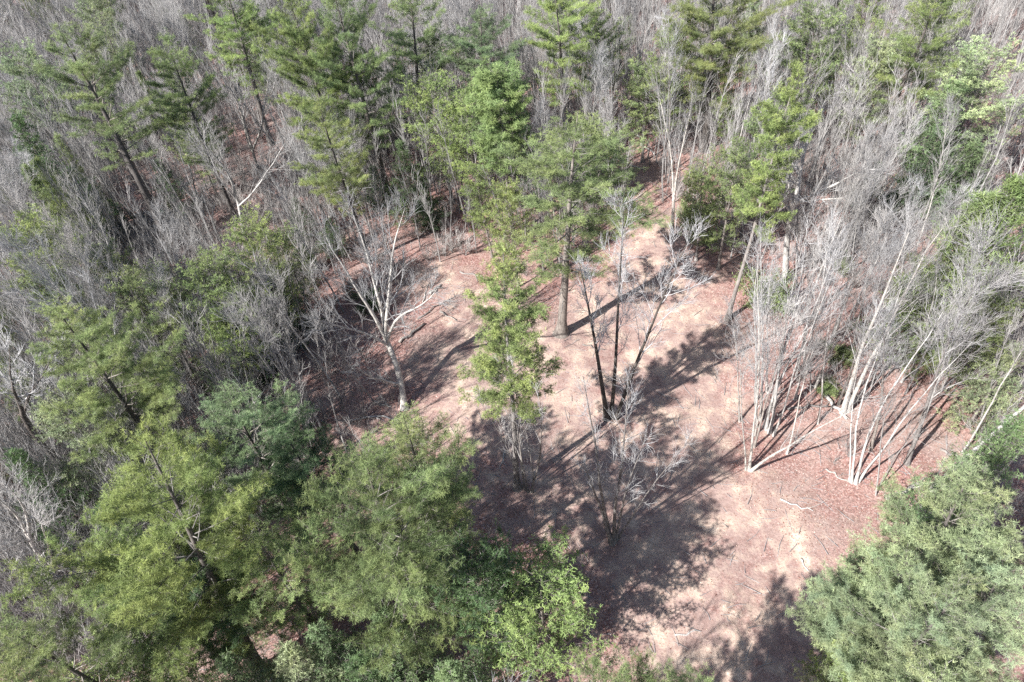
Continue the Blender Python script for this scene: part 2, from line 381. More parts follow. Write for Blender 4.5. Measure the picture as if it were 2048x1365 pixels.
def shrub_variant(h=3.0, R=1.5, n=2600, leaf=0.13, wd=0.06):
    T = Tubes(); TP, TV = [], []
    k = 9
    for i in range(k):
        a = rs.uniform(0, 6.28); s = rs.uniform(.1, .9)
        st = bend(np.zeros(3), np.array([s * math.cos(a), s * math.sin(a), 1]), h * rs.uniform(.55, .95), 4, .12, .02)
        T.add(st, np.array([.04, .032, .025, .016, .008]), 4)
        for j in range(7):
            p, d = at_t(st, rs.uniform(.35, 1)); bb = bend(p, side_dir(d, rs.uniform(.4, 1.1)), R * rs.uniform(.3, .7), 3, .15, .05)
            T.add(bb, [.014, .01, .008, .004], 3)
            m = n // (k * 7); u = rs.uniform(.1, 1.05, m)[:, None]
            c = bb[0] + (bb[3] - bb[0]) * u + rs.normal(size=(m, 3)) * .16 * R / 1.5; TP.append(c); TV.append(np.clip(.5 + rs.normal() * .15 + .15 * rs.normal(size=m), 0, 1))
    P = np.concatenate(TP); P[:, 2] = np.maximum(P[:, 2], .12)
    f = tuft_mesh('foliage', P, np.tile([0, 0, 1.0], (len(P), 1)), leaf, wd, 3, M_LEAF, np.concatenate(TV))
    return T, f

# ---------------------------------------------------------------- prototypes: part meshes of each kind
PROTO = {}
def reg(kind, parts, h): PROTO.setdefault(kind, []).append((parts, h))
for kind, cnt, h, mt, mb in (('slender', 7, 15, None, M_TWIG), ('slender_grey', 5, 15, M_GREY, M_TWIGB), ('pole', 6, 15, M_PALE, M_TWIG), ('clump', 5, 14, M_PALE, M_TWIG), ('pole_grey', 5, 15, M_GREY, M_TWIG),
                             ('clump_grey', 3, 14, M_GREY, M_TWIG), ('spread', 4, 14.5, M_PALE, M_TWIG), ('spread_grey', 2, 14.5, M_GREY, M_TWIG), ('brush', 5, 4.6, M_GREY, M_TWIGB)):
    for i in range(cnt):
        TT, TB = bare_variant(kind.split('_')[0])
        reg(kind, [('trunk', TT.mesh('trunk', mt or (M_PALE, M_GREY, M_PALE, M_DARK, M_PALE, M_GREY, M_PALE)[i])), ('branches', TB.mesh('branches', mb))], h)
def reg_pine(kind, cnt, h, mt, **kw):
    for i in range(cnt):
        TT, TL, f = pine_variant(h=h, **kw)
        reg(kind, [('trunk', TT.mesh('trunk', mt)), ('limbs', TL.mesh('limbs', M_LIMB)), ('foliage', f)], h)
reg_pine('white_pine', 4, 20, M_DARK, crown=0.36, R=4.4, whorl=1.05, per=6, profile='broad', r=.3, sparse=.17, plume=.44, vert=.22, dens=1.25, tuft=.19, wd=.021, k=10)
reg_pine('big_pine', 4, 20, M_DARK, crown=0.32, R=5.8, whorl=1.0, per=6, profile='broad', r=.36, sparse=.16, dens=1.25, lop=.15, plume=.40, vert=.22, tuft=.19, wd=.017, k=13)
reg_pine('tall_pine', 1, 21, M_DARK, crown=0.47, R=5.6, whorl=.95, per=6, profile='broad', r=.44, sparse=.16, dens=1.2, lop=.15, plume=.42, vert=.2, tuft=.18, wd=.019, k=11)
reg_pine('slim_pine', 3, 20, M_GREY, crown=0.46, R=2.8, whorl=.55, profile='col', r=.22, sparse=.1, dens=1.5, plume=.5, tuft=.17, wd=.028, k=8)
reg_pine('young_pine', 3, 12, M_GREY, crown=0.12, R=2.2, whorl=.5, profile='cone', r=.14, sparse=.08, tuft=.22, wd=.035)
reg_pine('hemlock', 3, 9, M_GREY, crown=0.06, R=2.3, whorl=.42, profile='cone', r=.12, sparse=.08, dens=1.1, tuft=.15, wd=.035, up0=0.0)
reg_pine('scrub_pine', 4, 12, M_GREY, crown=0.22, R=2.7, whorl=.55, profile='oval', r=.14, sparse=.2, dens=1.05, tuft=.13, wd=.034, up0=.3)
reg_pine('tuft_pine', 1, 17, M_GREY, crown=0.42, R=2.3, whorl=.5, profile='oval', r=.17, sparse=.08, dens=1.2, tuft=.24, wd=.036, up0=.35)
for i in range(3):
    T, f = shrub_variant(); reg('shrub', [('stems', T.mesh('stems', M_GREY)), ('foliage', f)], 3.0)

def repaint(me_, mat):
    me_ = me_.copy(); me_.materials.clear(); me_.materials.append(mat); return me_
PROTO['pale_pine'] = [([(pn, repaint(me_, M_GREY) if pn == 'trunk' else me_) for pn, me_ in PROTO['white_pine'][2][0]], 20)]
# ---------------------------------------------------------------- placing
NAMES = dict(tall_pine='pine_tree', tuft_pine='pine_tree', pale_pine='pine_tree', slender='bare_tree', slender_grey='bare_tree', pole='bare_tree', pole_grey='bare_tree', clump='bare_tree', clump_grey='bare_tree', spread='bare_tree', spread_grey='bare_tree', brush='bare_shrub',
             white_pine='pine_tree', big_pine='pine_tree', slim_pine='pine_tree', young_pine='young_pine_tree', hemlock='hemlock_tree', scrub_pine='scrub_pine_tree', shrub='evergreen_shrub')
CATS = dict(bare_tree='tree', bare_shrub='shrub', pine_tree='pine tree', young_pine_tree='pine tree', hemlock_tree='evergreen tree', scrub_pine_tree='pine tree', evergreen_shrub='shrub')
LOOK = dict(pole_grey='thin grey bare tree', slender='slender pale bare tree', slender_grey='slender grey bare tree', pole='thin pale bare tree', clump='many-stemmed pale bare tree', clump_grey='many-stemmed grey bare tree',
            spread='wide-spreading pale bare tree', spread_grey='wide-spreading grey bare tree', brush='low twiggy bare shrub')
TINT = dict(yg=((0.30, 0.355, 0.145), 'yellow-green'), g=((0.26, 0.31, 0.145), 'green'), bg=((0.195, 0.265, 0.145), 'blue-green'), dg=((0.12, 0.18, 0.09), 'dark green'),
            br=((0.27, 0.335, 0.145), 'bright green'), gg=((0.36, 0.405, 0.25), 'grey-green'))
ITEMS = []
vcount = {}
def place(kind, base, vec, scale=None, wide=1.0, tint=None, label=None, phrase=None, variant=None, rot=None):
    L = PROTO[kind]; vi = vcount.get(kind, 0); vcount[kind] = vi + 1
    parts, h0 = L[(variant if variant is not None else vi) % len(L)]
    v = Vector(vec); s = v.length / h0
    nm = NAMES[kind]
    r = bpy.data.objects.new(nm, None); C.objects.link(r); r.empty_display_size = 0.5
    q = Vector((0, 0, 1)).rotation_difference(v) @ Quaternion((0, 0, 1), rs.uniform(0, 6.28) if rot is None else rot)
    r.rotation_mode = 'QUATERNION'; r.rotation_quaternion = q
    r.location = (base[0], base[1], float(hgt(base[0], base[1])) - 0.06)
    r.scale = (s * wide, s * wide, s)
    col = None
    if tint:
        c = np.array(TINT[tint][0]) * rs.uniform(.88, 1.14) * (1 + rs.normal(size=3) * .02); col = (*[float(x) for x in c], 1)
    for pn, mesh in parts:
        o = bpy.data.objects.new(pn, mesh); C.objects.link(o); o.parent = r
        if col and pn == 'foliage': o.color = col
    r['category'] = CATS[nm]
    mid = np.array(proj(base[0] + vec[0] * .65, base[1] + vec[1] * .65, vec[2] * .65))
    look = LOOK.get(kind) or (('tall ' if kind in ('white_pine', 'big_pine', 'slim_pine', 'tall_pine') else 'young ' if kind == 'young_pine' else '') + TINT[tint][1] + ' ' +
           {'hemlock': 'hemlock', 'scrub_pine': 'scrub pine', 'shrub': 'evergreen shrub'}.get(kind, 'pine'))
    ITEMS.append(dict(o=r, kind=kind, nm=nm, look=look, mid=mid, base=np.array(base[:2], float), vec=np.array(vec, float), label=label, phrase=phrase))
    return r
def solve(bpx, tpx):
    g = np.array(ray_at(*bpx)); best = None
    for h in np.linspace(1, 30, 300):
        t = np.array(ray_at(*tpx, z=h)); d = np.linalg.norm(t - g)
        if best is None or d < best[0]: best = (d, h, t)
    return g, np.array([best[2][0] - g[0], best[2][1] - g[1], best[1]])
def bt(kind, bpx, tpx, **kw):           # base and top known
    g, v = solve(bpx, tpx); return place(kind, g, v, **kw)
def tp(kind, tpx, h, R=None, **kw):     # top and height known, trunk upright
    g = np.array(ray_at(*tpx, z=h)); lean = rs.normal(size=2) * 0.015 * h
    nominal = dict(white_pine=4.0, big_pine=5.2, slim_pine=2.4, young_pine=2.1, tuft_pine=2.3, hemlock=2.2, scrub_pine=2.6, shrub=1.6)
    h0 = PROTO[kind][0][1]
    w = (R / (nominal[kind] * h / h0)) if R else 1.0
    return place(kind, g - lean, (lean[0], lean[1], h), wide=w, **kw)

# ---- landmark evergreens ------------------------------------------------------------------
bt('tall_pine', (345, 500), (150, 55), tint='g', wide=1.1, variant=0, rot=1.0, label='tall green pine with a thick dark bare lower trunk leaning up left at upper left', phrase='thick dark-trunked pine')
tp('white_pine', (312, 80), 19, 4.0, tint='g', label='green pine just right of the thick dark-trunked pine at upper left', phrase='pine right of it')
tp('white_pine', (412, -60), 20, 5.0, tint='yg', label='yellow-green pine crossing the top edge, left of the two big top pines', phrase='top-edge yellow pine')
tp('big_pine', (575, -10), 21, 5.0, tint='yg', label='left of two big yellow-green pines side by side near the top left centre', phrase='left big top pine')
tp('big_pine', (668, -40), 22, 5.0, tint='g', label='right and taller of two big pines side by side near the top left centre', phrase='right big top pine')
tp('white_pine', (652, 185), 17, 3.7, tint='yg', variant=1, label='yellow-green layered pine directly below the two big top pines', phrase='layered yellow pine')
tp('white_pine', (955, 20), 17, 4.8, tint='bg', label='broad blue-green pine at the top centre behind the bright conical pine', phrase='broad blue-green top pine')
tp('white_pine', (1115, -70), 20, 4.6, tint='yg', label='yellow-green pine crossing the top edge at centre')
tp('white_pine', (785, -40), 20, 4.8, tint='g', label='green pine crossing the top edge right of the two big pines')
tp('big_pine', (1455, -95), 20, 6.2, tint='yg', label='big bright yellow-green pine crossing the top edge right of centre', phrase='bright yellow top pine')
tp('tuft_pine', (995, 128), 17, 3.0, tint='br', label='bright green dense conical pine above the clearing', phrase='bright conical pine')
tp('hemlock', (797, 282), 9, 2.6, tint='bg', label='small blue-green conical evergreen among grey bare trees left of the clearing', phrase='small conical evergreen')
bt('pale_pine', (1123, 668), (1140, 228), tint='g', wide=1.5, rot=0.4, label='tall green pine with a pale straight trunk rising from the clearing centre', phrase='pale-trunked clearing pine')
bt('slim_pine', (1035, 975), (1000, 525), tint='yg', wide=1.1, variant=0, label='narrow yellow-green pine rising through the middle of the clearing', phrase='narrow clearing pine')
bt('slim_pine', (1455, 638), (1595, 128), tint='yg', wide=.85, variant=1, label='very slender sparse pine with thin bare trunk on the right edge of the clearing', phrase='slender sparse pine')
tp('big_pine', (105, 625), 18, 4.6, tint='g', variant=1, label='dense round green pine at the left edge, halfway down', phrase='dense left-edge pine')
tp('white_pine', (432, 772), 17, 3.4, tint='bg', label='blue-green pine with raised shoots left of the leafy dirt gap, lower left', phrase='blue-green lower pine')
bt('big_pine', (525, 1345), (255, 905), tint='yg', wide=1.0, variant=2, label='large yellow-green pine at lower left with thick dark trunk near the bottom edge', phrase='large lower-left pine')
bt('big_pine', (850, 1345), (720, 925), tint='g', wide=.93, variant=0, rot=3.6, label='largest pine at bottom centre, its limbs radiating towards the shaded clearing', phrase='largest bottom pine')
tp('white_pine', (800, 835), 17, 3.1, tint='g', variant=3, label='open green pine between the blue-green pine and the clearing edge', phrase='clearing-edge pine')
tp('scrub_pine', (1080, 1140), 11, 3.3, tint='br', label='bushy bright green tree at bottom centre beside the shaded clearing', phrase='bushy bright tree')
tp('scrub_pine', (955, 1100), 13, 2.6, tint='dg')
tp('white_pine', (590, 860), 14, 3.2, tint='dg')
tp('big_pine', (45, 1260), 16, 4.2, tint='g', variant=1)
tp('white_pine', (330, 1180), 12, 3.4, tint='dg')
tp('white_pine', (500, 1080), 13, 3.2, tint='g')
tp('hemlock', (640, 1260), 9, 2.4, tint='bg')
tp('hemlock', (775, 1235), 10, 2.6, tint='bg')
tp('hemlock', (700, 1330), 8, 2.4, tint='dg'); tp('hemlock', (900, 1330), 9, 2.6, tint='bg'); tp('hemlock', (440, 1330), 9, 2.6, tint='bg')
tp('scrub_pine', (250, 1290), 11, 3.0, tint='g'); tp('white_pine', (190, 1070), 14, 3.0, tint='g'); tp('hemlock', (560, 1290), 9, 2.4, tint='gg')
# bottom right group
tp('white_pine', (1985, 960), 17, 3.4, tint='gg', label='grey-green pine at the right edge, topmost of the lower right pines', phrase='right-edge grey-green pine')
tp('white_pine', (1850, 1095), 15, 2.8, tint='gg'); tp('scrub_pine', (1745, 1160), 11, 2.0, tint='gg')
tp('big_pine', (1930, 1185), 17, 3.8, tint='gg', label='large pale pine filling the lower right corner', phrase='large lower-right pine')
tp('white_pine', (1790, 1270), 14, 2.8, tint='gg'); tp('white_pine', (1890, 1330), 15, 3.4, tint='gg'); tp('white_pine', (2030, 1120), 15, 3.2, tint='gg')
tp('scrub_pine', (1725, 1340), 11, 2.0, tint='yg'); tp('hemlock', (2035, 840), 12, 3.2, tint='bg')
# right edge
tp('young_pine', (1965, 395), 15, 4.0, tint='g', label='broad green pine at the right edge above the pale leaning trees', phrase='broad right-edge pine')
tp('young_pine', (2045, 350), 16, 4.0, tint='br'); tp('scrub_pine', (1890, 545), 9, 2.4, tint='gg'); tp('scrub_pine', (1975, 600), 9, 2.4, tint='g')
tp('hemlock', (2040, 690), 8, 2.4, tint='gg')
# top right
tp('white_pine', (1850, -30), 18, 4.4, tint='yg'); tp('scrub_pine', (1990, 100), 14, 4.0, tint='gg')
tp('hemlock', (1925, 165), 12, 4.0, tint='bg'); tp('scrub_pine', (1650, 20), 15, 4.0, tint='g'); tp('scrub_pine', (1775, 80), 13, 2.6, tint='gg'); tp('scrub_pine', (1350, 60), 13, 3.4, tint='yg'); tp('scrub_pine', (1300, 120), 11, 3.0, tint='g')
tp('hemlock', (1880, 260), 9, 3.0, tint='bg'); tp('hemlock', (1760, 330), 5.5, 2.2, tint='dg'); tp('hemlock', (1960, 290), 8, 2.8, tint='bg')
# right of the trail
tp('scrub_pine', (1478, 300), 12, 2.6, tint='g', label='olive scrub pine left of the wide white-limbed bare tree', phrase='olive scrub pine')
tp('scrub_pine', (1415, 350), 9, 2.2, tint='g'); tp('scrub_pine', (1520, 235), 12, 2.6, tint='g'); tp('shrub', (1385, 395), 3, 1.3, tint='g')
tp('shrub', (1545, 545), 4.5, 2.3, tint='g', label='round evergreen shrub behind the clump of white stems right of the clearing', phrase='round evergreen shrub')
tp('shrub', (1420, 455), 2.4, 1.1, tint='g'); tp('shrub', (1690, 690), 1.6, 1.3, tint='g'); tp('shrub', (1690, 500), 2.2, 1.4, tint='g')
tp('shrub', (1665, 770), 1.2, 1.0, tint='g')
# centre top understory
tp('scrub_pine', (860, 165), 13, 3.6, tint='yg'); tp('scrub_pine', (930, 200), 13, 3.2, tint='yg'); tp('scrub_pine', (1015, 360), 11, 1.8, tint='yg')
tp('scrub_pine', (955, 330), 10, 2.0, tint='yg'); tp('scrub_pine', (1210, 250), 8, 2.2, tint='g'); tp('hemlock', (1050, 250), 9, 2.4, tint='dg')
tp('hemlock', (850, 370), 5, 1.8, tint='dg'); tp('hemlock', (585, 400), 5, 1.7, tint='dg'); tp('shrub', (733, 578), 2.5, 1.5, tint='dg')
# left understory
for a in [((270, 555), 12, 3.0, 'g'), ((395, 535), 12, 3.2, 'g'), ((480, 450), 12, 3.0, 'yg'), ((555, 470), 9, 2.6, 'yg'), ((440, 590), 10, 2.4, 'yg'), ((40, 440), 14, 3.2, 'yg'),
          ((95, 540), 11, 2.6, 'g'), ((205, 500), 10, 2.4, 'g'), ((20, 230), 15, 3.6, 'dg'), ((30, 100), 15, 3.6, 'gg'), ((170, -10), 16, 3.4, 'gg'),
          ((490, 10), 15, 3.4, 'g'), ((350, 200), 12, 2.6, 'g'), ((1190, 30), 14, 3.0, 'g'), ((440, 640), 8, 2.4, 'dg'),
          ((20, 900), 11, 2.6, 'dg'), ((200, 1010), 9, 2.4, 'dg')]:
    tp('scrub_pine' if a[3] != 'dg' else 'hemlock', a[0], a[1], a[2], tint=a[3])
for a in [((310, 320), 7, 2.6), ((90, 400), 6, 2.4), ((180, 370), 6, 2.4), ((530, 560), 7, 2.6), ((420, 700), 5, 2.0), ((740, 330), 5, 2.0), ((200, 600), 6, 2.2), ((650, 440), 4, 1.8)]:
    tp('hemlock', a[0], a[1], a[2], tint='dg')

# ---- landmark bare trees ------------------------------------------------------------------
def custom(name_label, phrase, bpx, stems, mt, mb, k_low=0):
    """multi-trunk tree: stems = list of (base px offset, path px list with heights, radius, opts)"""
    g = np.array(ray_at(*bpx)); TT, TB = Tubes(), Tubes()
    hmax = 0; vtop = None
    for (b0, t0, r, opt) in stems:
        gb, v = solve(b0, t0); p0 = np.array([gb[0] - g[0], gb[1] - g[1], 0.0]); L = float(np.linalg.norm(v))
        bare_stem(TT, TB, p0, v / L, L, r, **opt)
        if v[2] > hmax: hmax = v[2]; vtop = v
    r = bpy.data.objects.new('bare_tree', None); C.objects.link(r); r.location = (g[0], g[1], float(hgt(*g)) - .06); r['category'] = 'tree'
    for pn, me_ in (('trunk', TT.mesh('trunk', mt)), ('branches', TB.mesh('branches', mb))):
        o = bpy.data.objects.new(pn, me_); C.objects.link(o); o.parent = r
    ITEMS.append(dict(o=r, kind='custom', nm='bare_tree', look='bare tree', mid=np.array(proj(g[0] + vtop[0] * .5, g[1] + vtop[1] * .5, vtop[2] * .5)), base=g, vec=vtop, label=name_label, phrase=phrase))
    return r
oak_o = dict(clear=.15, nl=12, ang=(.5, 1.0), ll=.36, wob=.08, up=.02, per=3, sub=2, tw=1.0, brn=5, twr=.011)
# oak: short curved bole, then five rising leaders
def forked(label, phrase, bpx, fork_px, fork_h, leaders, r, mt, mb, low=()):
    g = np.array(ray_at(*bpx)); TT, TB = Tubes(), Tubes()
    f = np.array(ray_at(*fork_px, z=fork_h)); fk = np.array([f[0] - g[0], f[1] - g[1], fork_h])
    ts = np.linspace(0, 1, 7)[:, None]; side = np.cross(fk, [0, 0, 1.0]); side /= max(np.linalg.norm(side), 1e-6)
    bole = fk * ts + side * np.sin(ts * 3.14) * fork_h * .05
    TT.add(*flare(bole, r * np.array([1.05, 1.0, .95, .9, .86, .84, .8])), 10)
    hm = fork_h; vt = fk
    for (tpx, hh, lr, start) in leaders:
        t = np.array(ray_at(*tpx, z=hh)); e = np.array([t[0] - g[0], t[1] - g[1], hh]); p0, _ = at_t(bole, start)
        v = e - p0; L = float(np.linalg.norm(v)); bare_stem(TT, TB, p0, v / L + rs.normal(size=3) * .06, L, lr * 1.25, **oak_o)
        if hh > hm: hm = hh; vt = e
    o_ = bpy.data.objects.new('bare_tree', None); C.objects.link(o_); o_.location = (g[0], g[1], float(hgt(*g)) - .06); o_['category'] = 'tree'
    for pn, me_ in (('trunk', TT.mesh('trunk', mt)), ('branches', TB.mesh('branches', mb))):
        o = bpy.data.objects.new(pn, me_); C.objects.link(o); o.parent = o_
    ITEMS.append(dict(o=o_, kind='custom', nm='bare_tree', look='bare tree', mid=np.array(proj(g[0] + vt[0] * .5, g[1] + vt[1] * .5, hm * .5)), base=g, vec=vt, label=label, phrase=phrase))
forked('spreading bare oak with curved thick bole at the left edge of the clearing', 'spreading bare oak', (808, 815), (770, 672), 5.2,
       [((640, 500), 15, .13, 1), ((700, 430), 16, .13, 1), ((770, 420), 16, .12, 1), ((850, 520), 14, .12, .95), ((620, 590), 12, .10, .9), ((660, 760), 5, .09, .35)], .24, M_PALE, M_TWIG)
forked('wide bare tree with crooked white limbs, in the woods right of the trail', 'white-limbed wide bare tree', (1572, 560), (1592, 400), 8.5,
       [((1660, 170), 17, .15, 1), ((1730, 300), 14, .12, .97), ((1700, 390), 11, .09, .97), ((1560, 250), 15, .11, .9), ((1540, 330), 12, .08, .8)], .26, M_PALE, M_TWIG)
forked('pale forked bare tree with open crown at upper left, right of two green pines', 'pale forked upper-left tree', (527, 350), (505, 300), 4.0,
       [((470, 150), 14, .12, 1), ((545, 190), 13, .11, 1), ((430, 170), 12, .08, .9)], .17, M_PALE, M_TWIG)
forked('pale bare tree with candelabra limbs below the pale forked tree', 'candelabra bare tree', (492, 500), (475, 400), 5.5,
       [((455, 265), 14, .12, 1), ((400, 310), 13, .08, 1), ((515, 300), 13, .08, .9)], .18, M_PALE, M_TWIG)
forked('big crooked white bare tree leaning into the bottom left edge', 'crooked white bottom-left tree', (150, 1215), (85, 1130), 5,
       [((-60, 1000), 13, .14, 1), ((30, 960), 13, .12, .95), ((-40, 1110), 10, .10, .8), ((60, 1010), 12, .08, .8)], .36, M_PALE, M_TWIG)
forked('dark-trunked bare tree leaning left above the crooked white tree, at left edge', 'dark left-edge bare tree', (155, 945), (45, 830), 8,
       [((-60, 740), 15, .12, 1), ((30, 740), 14, .10, 1)], .22, M_DARK, M_TWIG)
bare_o = dict(clear=.35, nl=16, ang=(.5, 1.1), ll=.15, wob=.012, up=.0, per=4, sub=2, tw=.6, brn=4)
custom('three-trunked bare tree with dark lower trunks in the middle of the clearing', 'three-trunked dark bare tree', (1220, 838),
       [((1213, 840), (1188, 520), .19, dict(bare_o, clear=.45, wob=.02)), ((1222, 836), (1246, 410), .16, bare_o), ((1232, 838), (1366, 480), .16, dict(bare_o, ll=.2, nl=18))], M_DARK, M_TWIG)
thin = dict(clear=.28, nl=9, ang=(.25, .6), ll=.22, wob=.05, up=.01, per=3, sub=2, tw=.65, brn=3, twr=.009)
custom('bare clump of thin stems at the foot of the narrow clearing pine', 'thin-stemmed clump under the narrow pine', (1058, 985),
       [((1050, 980), (1010, 760), .07, thin), ((1056, 985), (1062, 740), .075, thin), ((1062, 984), (1120, 740), .08, thin), ((1045, 975), (930, 800), .05, thin), ((1066, 985), (1090, 800), .05, thin)], M_GREY, M_TWIG)
custom('gnarled bare clump rising from the shaded lower clearing', 'gnarled lower clump', (1228, 1080),
       [((1222, 1080), (1140, 770), .12, dict(thin, ll=.14, wob=.03)), ((1228, 1082), (1215, 760), .13, dict(thin, nl=14, ll=.14, wob=.025)), ((1232, 1080), (1300, 800), .09, dict(thin, ll=.15, wob=.03)), ((1236, 1078), (1330, 860), .06, dict(thin, ll=.14, wob=.03)), ((1224, 1085), (1200, 940), .15, dict(thin, clear=.7, nl=5))], M_GREY, M_TWIG)
custom('pale clump of tall white stems on the right edge of the clearing', 'tall white-stemmed clump', (1530, 860),
       [((1512, 842), (1525, 490), .10, thin), ((1522, 836), (1550, 470), .10, thin), ((1530, 850), (1600, 480), .11, thin), ((1540, 862), (1640, 470), .12, thin), ((1534, 856), (1575, 450), .10, thin), ((1548, 868), (1670, 520), .08, thin), ((1516, 850), (1480, 560), .06, thin)], M_PALE, M_TWIG)
custom('small V-shaped bare tree with one stem leaning far right, in front of the white-stemmed clump', 'V-shaped leaning tree', (1497, 942),
       [((1492, 940), (1478, 640), .06, thin), ((1502, 942), (1690, 800), .10, dict(thin, wob=.06)), ((1498, 940), (1560, 560), .10, thin)], M_PALE, M_TWIG)
custom('pair of thick white trunks from one foot, right of the white-stemmed clump', 'pair of thick white trunks', (1690, 825),
       [((1686, 826), (1790, 440), .17, dict(thin, nl=14)), ((1694, 824), (1850, 470), .15, dict(thin, nl=14))], M_PALE, M_TWIG)
custom('fan of pale stems on red leaves at right, nearest the fallen grey log', 'fan of pale stems', (1710, 963),
       [((1704, 964), (1760, 620), .08, thin), ((1712, 965), (1830, 600), .10, thin), ((1718, 962), (1900, 640), .08, thin), ((1700, 960), (1700, 700), .05, thin)], M_PALE, M_TWIG)
custom('tall bare tree forking low beside the upper end of the trail', 'low-forked trail tree', (1343, 476),
       [((1343, 478), (1330, 190), .13, dict(thin, clear=.45, nl=14)), ((1345, 476), (1390, 180), .12, dict(thin, clear=.35, nl=14))], M_PALE, M_TWIG)
bt('slender', (1862, 985), (2075, 540), wide=1.1, label='thick white trunk leaning right behind the fallen grey log', phrase='thick white trunk behind the log')
bt('slender', (1812, 930), (1975, 520), label='white trunk leaning right between the pale fan and the thick white trunk')
for b_, t_ in [((350, 825), (95, 500)), ((432, 800), (300, 590)), ((402, 640), (345, 430))]: bt('slender', b_, t_)
bt('clump', (625, 845), (500, 560), label='fan of pale stems rising left of the spreading oak', phrase='fan left of the oak')
for b_, t_ in [((1630, 775), (1720, 470)), ((1655, 700), (1740, 420)), ((1740, 900), (1850, 620)), ((1830, 880), (1960, 600)), ((1925, 905), (2090, 660)), ((1590, 800), (1680, 500)),
               ((1770, 690), (1880, 400)), ((1600, 650), (1670, 380)), ((1990, 870), (2160, 600)), ((1960, 1000), (2140, 700)), ((1480, 840), (1490, 620)), ((1575, 905), (1640, 700))]:
    bt(random.choice(('pole', 'slender')), b_, t_)
for i in range(25):
    bx_ = 1500 + i * 21 + rs.uniform(-12, 12); by_ = rs.uniform(610, 930); k_ = .18 + (bx_ - 1500) * .0008 + rs.uniform(-.06, .08); ln_ = rs.uniform(190, 300)
    bt(('pole', 'pole_grey')[i % 2], (bx_, by_), (bx_ + k_ * ln_, by_ - ln_))

# ---- pines just outside the picture that shade the near clearing
place('big_pine', (3.9, 6.0), (0, 0, 16.5), tint='g', wide=.8, label='tall pine at the bottom edge, second furthest right of those shading the near clearing'); ITEMS[-1]['label_only'] = True
for (x, y, h) in ((2.3, 5.6, 18), (-4.5, 1.0, 19), (7.0, 1.0, 18)):
    place('big_pine' if h == 18 else 'white_pine', (x, y), (0, 0, h), tint='g')
    ITEMS[-1]['out'] = True

for i, (x, y, h) in enumerate(((-2.2, 7.4, 15), (0.2, 7.0, 15.5), (1.6, 7.9, 14), (3.8, 6.0, 15), (-5.0, 8.0, 14))):
    place('pole', (x, y - .8), (0.1, -0.5, h * .9), label='leafless tree just below the bottom edge, ' + ('fourth', 'third', 'second', 'first', 'fifth')[i] + ' from the right')

# ---- filler bare trees and saplings -------------------------------------------------------
OPEN = np.array([(1190, 1420), (1180, 1180), (1000, 1040), (900, 960), (920, 870), (830, 835), (790, 830), (815, 740), (800, 700), (840, 620), (900, 520), (960, 520), (1080, 560), (1130, 560), (1180, 500),
                 (1262, 440), (1245, 345), (1290, 300), (1325, 420), (1380, 470), (1490, 560), (1500, 640), (1490, 750), (1490, 930), (1620, 940), (1760, 1010),
                 (1850, 1010), (1760, 1120), (1660, 1190), (1640, 1290), (1660, 1420)], float)
LITTER = np.array([(1480, 560), (1900, 560), (1900, 1000), (1500, 960)], float)
def inside(P, px, py): return poly_sd(P, np.array(px, float), np.array(py, float))
bases = [it['base'] for it in ITEMS]; bare_n = 0
cand = 0; saplings = []; rows = []
KEEP = [(0, 960, 160, 1230), (650, 450, 860, 800), (440, 170, 550, 340), (400, 290, 530, 480), (935, 110, 1060, 300), (770, 280, 832, 420), (225, 300, 350, 490), (1560, 300, 1640, 500), (1425, 400, 1500, 620)]
def blocked(P, h):
    for (a, b_, c, d) in KEEP:
        if ((P[:, 0] > a) & (P[:, 0] < c) & (P[:, 1] > b_) & (P[:, 1] < d)).any(): return True
    return False
def ok_tree(x, y, h, marg):
    hs = np.array([0, .25, .5, .75, 1.0]) * h; P = np.array([proj(x, y, z) for z in hs])
    if P[0][0] < -40 or P[0][0] > 2090 or P[0][1] < -60 or P[-1][1] > 1420: return None
    if P[0][1] > 1500: return None
    if blocked(P[1:], h): return None
    d = poly_sd(OPEN, P[:, 0], P[:, 1])
    if d.min() < marg: return None
    return P
TARGET_BARE = 296 - sum(1 for it in ITEMS if it['nm'] == 'bare_tree')
ar = np.array(bases)
fill_h = []
while bare_n < TARGET_BARE and cand < 60000:
    cand += 1
    y = 12 + 128 * rs.rand() ** 0.62; x = rs.uniform(-1, 1) * (26 + y * .86)
    h = rs.uniform(9, 15.5); P = ok_tree(x, y, h, 18)
    if P is None: continue
    dn = np.min(np.hypot(ar[:, 0] - x, ar[:, 1] - y))
    if dn < 2.0: continue
    if inside(LITTER, P[0][0], P[0][1]) < 0 and rs.rand() < .75: continue
    if P[0][1] > 850 and P[0][0] < 1200 and rs.rand() < .55: continue
    ar = np.vstack([ar, [x, y]])
    right = P[0][0] > 1150
    kd = random.choice(('slender', 'pole', 'pole_grey', 'clump', 'pole_grey', 'pole') if right else ('slender', 'slender_grey', 'clump_grey', 'clump', 'slender_grey', 'spread', 'spread_grey', 'slender'))
    if kd.startswith('spread'): h = min(h, 12)
    place(kd, (x, y), (rs.normal() * .045 * h, rs.normal() * .045 * h, h)); bare_n += 1
print('bare fillers', bare_n, cand)
